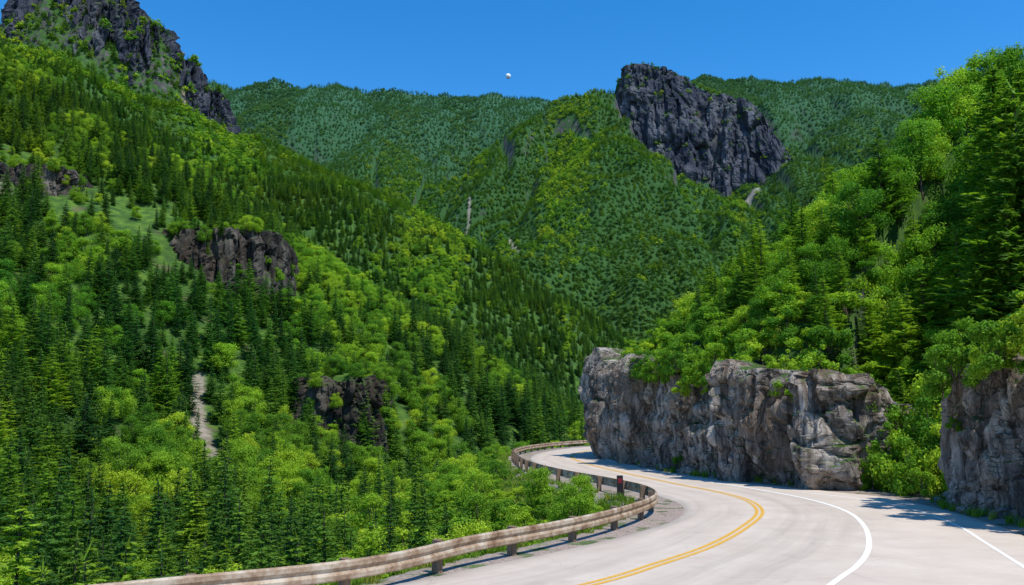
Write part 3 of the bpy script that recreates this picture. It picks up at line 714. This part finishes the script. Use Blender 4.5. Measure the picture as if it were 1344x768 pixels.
def scatter(name,x,y,z,s,idx,protos,lab,cat,tilt=.05,wfac=(1,1)):
    n=len(x)
    pc=bpy.data.collections.new(name+'_kinds')
    for i,pm_ in enumerate(protos):
        po=bpy.data.objects.new('%s_kind_%02d'%(name,i),pm_);pc.objects.link(po)
    me=bpy.data.meshes.new(name);me.vertices.add(n)
    me.vertices.foreach_set('co',np.stack([x,y,z],1).astype(np.float32).ravel())
    w=RNG.uniform(wfac[0],wfac[1],n)
    a=me.attributes.new('sv','FLOAT_VECTOR','POINT');a.data.foreach_set('vector',np.stack([s*w,s*w,s],1).astype(np.float32).ravel())
    a=me.attributes.new('rv','FLOAT_VECTOR','POINT');a.data.foreach_set('vector',np.stack([RNG.uniform(-tilt,tilt,n),RNG.uniform(-tilt,tilt,n),RNG.uniform(0,6.28,n)],1).astype(np.float32).ravel())
    a=me.attributes.new('ki','INT','POINT');a.data.foreach_set('value',idx.astype(np.int32))
    o=mkobj(name,me,kind='stuff',label=lab,category=cat)
    ng=bpy.data.node_groups.new(name,'GeometryNodeTree')
    ng.interface.new_socket('Geometry',in_out='INPUT',socket_type='NodeSocketGeometry');ng.interface.new_socket('Geometry',in_out='OUTPUT',socket_type='NodeSocketGeometry')
    gi=ng.nodes.new('NodeGroupInput');go=ng.nodes.new('NodeGroupOutput')
    ci=ng.nodes.new('GeometryNodeCollectionInfo');ci.inputs['Collection'].default_value=pc;ci.inputs['Separate Children'].default_value=True;ci.inputs['Reset Children'].default_value=True
    ip=ng.nodes.new('GeometryNodeInstanceOnPoints');ip.inputs['Pick Instance'].default_value=True
    def at(nm,ty):
        q=ng.nodes.new('GeometryNodeInputNamedAttribute');q.data_type=ty;q.inputs['Name'].default_value=nm
        return next(s_ for s_ in q.outputs if s_.enabled and s_.name=='Attribute')
    ng.links.new(gi.outputs[0],ip.inputs['Points']);ng.links.new(ci.outputs[0],ip.inputs['Instance'])
    ng.links.new(at('ki','INT'),ip.inputs['Instance Index'])
    e2r=ng.nodes.new('FunctionNodeEulerToRotation');ng.links.new(at('rv','FLOAT_VECTOR'),e2r.inputs[0]);ng.links.new(e2r.outputs[0],ip.inputs['Rotation'])
    ng.links.new(at('sv','FLOAT_VECTOR'),ip.inputs['Scale']);ng.links.new(ip.outputs[0],go.inputs[0])
    md=o.modifiers.new('scatter','NODES');md.node_group=ng
    return o
m=(~used)&(TK==0)&(TY<900);n_=m.sum()
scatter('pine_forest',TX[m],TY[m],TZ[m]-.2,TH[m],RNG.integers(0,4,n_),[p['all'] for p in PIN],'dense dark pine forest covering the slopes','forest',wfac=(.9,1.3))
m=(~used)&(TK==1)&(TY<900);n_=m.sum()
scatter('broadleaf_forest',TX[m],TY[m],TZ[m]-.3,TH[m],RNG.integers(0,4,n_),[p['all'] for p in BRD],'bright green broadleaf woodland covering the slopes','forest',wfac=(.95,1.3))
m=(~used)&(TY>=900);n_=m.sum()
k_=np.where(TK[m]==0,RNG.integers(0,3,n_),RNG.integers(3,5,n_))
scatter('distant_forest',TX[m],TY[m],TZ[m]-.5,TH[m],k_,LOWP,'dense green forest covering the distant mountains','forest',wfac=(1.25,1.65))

# shrubs beside the road
SX,SY=jgrid(14,120,1.5,x0=-40,x1=60)
h,sR,dC,tp=HEIGHT(SX,SY,True)
h=np.where((sR<0)&(dC>1.0)&(dC<3.9),np.maximum(h,tp-.7),h)
a_ok=(sR>1.7)&(sR<16)&(RNG.uniform(0,1,SX.size)<.8)
b_ok=(sR<0)&(dC>1.0)&(dC<13)&(RNG.uniform(0,1,SX.size)<.85)
hs=np.where(a_ok,RNG.uniform(.7,1.7,SX.size)*np.interp(sR,[1.5,3,9],[.55,1,1.9]),RNG.uniform(1.2,3.0,SX.size))
ok=(a_ok|b_ok)&visible(SX,SY,h+hs,.02)
SX,SY,h,hs,isb=SX[ok],SY[ok],h[ok],hs[ok],b_ok[ok]
o_=np.argsort(-hs/SY)
for r_,i in enumerate(o_[:190]):
    o=mkobj('shrub',SHR[random.randrange(3)],loc=(SX[i],SY[i],h[i]-.1),label='leafy shrub on top of the rock cliff' if isb[i] else 'bright green shrub beside the guardrail',category='shrub',group='shrubs beside the road')
    s=float(hs[i]);w=s*random.uniform(1.0,1.6);o.scale=(w,w,s);o.rotation_euler=(0,0,random.uniform(0,6.28))
i=o_[190:]
if len(i): scatter('undergrowth',SX[i],SY[i],h[i]-.1,hs[i],RNG.integers(0,3,len(i)),SHR,'leafy green undergrowth beside the road','undergrowth',wfac=(1,1.6))
def cshrub(x,y,z,s,w=.85):
    o=mkobj('shrub',SHR[random.randrange(3)],loc=(x,y,z),label='leafy shrub rooted in the rock cliff',category='shrub',group='shrubs rooted in the cliff');o.scale=(s*w,s*w,s);o.rotation_euler=(0,0,random.uniform(0,6))
for (x,y,z,s) in ((21.6,48.9,.0,4.2),(20.9,47.0,.0,3.0),(22.2,45.6,.1,3.6),(21.0,50.2,.1,3.8),(20.0,50.2,.1,2.4),(19.3,50.4,.1,1.2),(20.6,45.3,.1,1.6),(21.8,43.9,.1,2.2),(20.2,51.4,4.2,2.2),(18.6,51.6,2.0,1.2),(14.0,59.8,3.5,1.3),(16.8,53.6,4.3,1.2),(12.2,66.2,.1,1.3),(16.2,55,.1,.8),(13.2,62.5,5.6,1.3),(11.9,69,6.6,1.4),(19.4,37,5.9,1.0),(19.9,40.4,3.4,.8)): cshrub(x,y,z,s)
for LL in (CLIFF_FAR[1:12],CLIFF_NEAR[1:7]):
    ct,_=resample(cline(LL),.75)
    for j in range(1,len(ct)-1):
        p=ct[j];tt=ct[j+1,:2]-ct[j-1,:2];tt=tt/np.hypot(tt[0],tt[1]);ow=np.array([-tt[1],tt[0]])
        if noise2(np.array([j*.31]),np.array([3.3]),9)[0]>-.4:
            d=random.uniform(-.9,.9);s=random.uniform(.9,2.6)
            cshrub(p[0]+ow[0]*d,p[1]+ow[1]*d,p[2]-random.uniform(.6,1.5)-(1.2 if d>.3 else 0),s,random.uniform(.8,1.2))

# grass tufts
gv=[];gf=[];rg=random.Random(5)
for b in range(34):
    a=rg.uniform(0,6.28);r0=rg.uniform(0,.12);x=r0*math.cos(a);y=r0*math.sin(a);l=rg.uniform(.15,.42);bx=rg.uniform(-.18,.18);by=rg.uniform(-.18,.18);w=.012;an=rg.uniform(0,3.14);cx,cy=math.cos(an)*w,math.sin(an)*w
    s=len(gv);gv+=[(x-cx,y-cy,-.03),(x+cx,y+cy,-.03),(x+bx*.4+cx*.7,y+by*.4+cy*.7,l*.6),(x+bx*.4-cx*.7,y+by*.4-cy*.7,l*.6),(x+bx,y+by,l)];gf+=[[s,s+1,s+2,s+3],[s+3,s+2,s+4]]
GM=mkmesh('grass_tuft',gv,gf,[M_GRASS])
gx,gy=jgrid(12,100,.42,x0=-25,x1=40)
h,sR,dC,tp=HEIGHT(gx,gy,True)
pn=fbm2(gx*.8,gy*.8,3,71)
ok=((sR>.7)&(sR<9)&(pn>-.25*np.minimum(sR,3)+.15))|((sR<0)&(dC>-1.3)&(dC<.3)&(pn>-.05))|((sR<0)&(dC>-1.5)&(dC<3)&(gy>43)&(gy<52.5)&(gx>19.2)&(pn>-.3))
ok&=visible(gx,gy,h+.4,0)
gx,gy,h=gx[ok],gy[ok],h[ok]
scatter('grass',gx,gy,h,RNG.uniform(.6,1.4,len(gx)),np.zeros(len(gx)),[GM],'tufts of roadside grass','grass',.2,(.9,1.3))

# ------------------------------------------------------------------ moon
bm=bmesh.new();bmesh.ops.create_uvsphere(bm,u_segments=48,v_segments=24,radius=58);me=bpy.data.meshes.new('moon');bm.to_mesh(me);bm.free()
m,nt,out=newmat('moon_dust');g=N(nt,'ShaderNodeNewGeometry');principled(nt,out,ramp(nt,noiseN(nt,.02,4,g.outputs['Position']),[(.35,(.7,.74,.8)),(.6,(.92,.92,.92))]));me.materials.append(m)
for p_ in me.polygons: p_.use_smooth=True
mkobj('moon',me,loc=(-86,19128,7620),label='small pale daytime moon in the blue sky',category='moon')

# ------------------------------------------------------------------ light
sd=Vector((.32,-.30,.90)).normalized()
el=math.asin(sd.z);az=math.atan2(sd.x,sd.y)
L=bpy.data.lights.new('sun','SUN');L.energy=5.0;L.angle=math.radians(.5);L.color=(1,.96,.87)
lo=bpy.data.objects.new('sun',L);COL.objects.link(lo);lo.rotation_euler=sd.to_track_quat('Z','Y').to_euler()
w=bpy.data.worlds.new('World');sc.world=w;w.use_nodes=True;nt=w.node_tree;nt.nodes.clear()
sky=nt.nodes.new('ShaderNodeTexSky');sky.sky_type='NISHITA';sky.sun_disc=False;sky.sun_elevation=el;sky.sun_rotation=az;sky.altitude=1000;sky.air_density=1.0;sky.dust_density=.2;sky.ozone_density=3.5
hs_=nt.nodes.new('ShaderNodeHueSaturation');hs_.inputs['Saturation'].default_value=1.36;hs_.inputs['Value'].default_value=1.45
bg=nt.nodes.new('ShaderNodeBackground');bg.inputs[1].default_value=.15;o=nt.nodes.new('ShaderNodeOutputWorld')
nt.links.new(sky.outputs[0],hs_.inputs['Color']);nt.links.new(hs_.outputs[0],bg.inputs[0]);nt.links.new(bg.outputs[0],o.inputs[0])

# ------------------------------------------------------------------ camera
cam=bpy.data.cameras.new('camera');cam.sensor_width=36;cam.lens=36*1164/1344;cam.clip_start=.1;cam.clip_end=60000
co=bpy.data.objects.new('camera',cam);COL.objects.link(co);co.location=(0,0,4);co.rotation_euler=(math.radians(98),0,0)
sc.camera=co
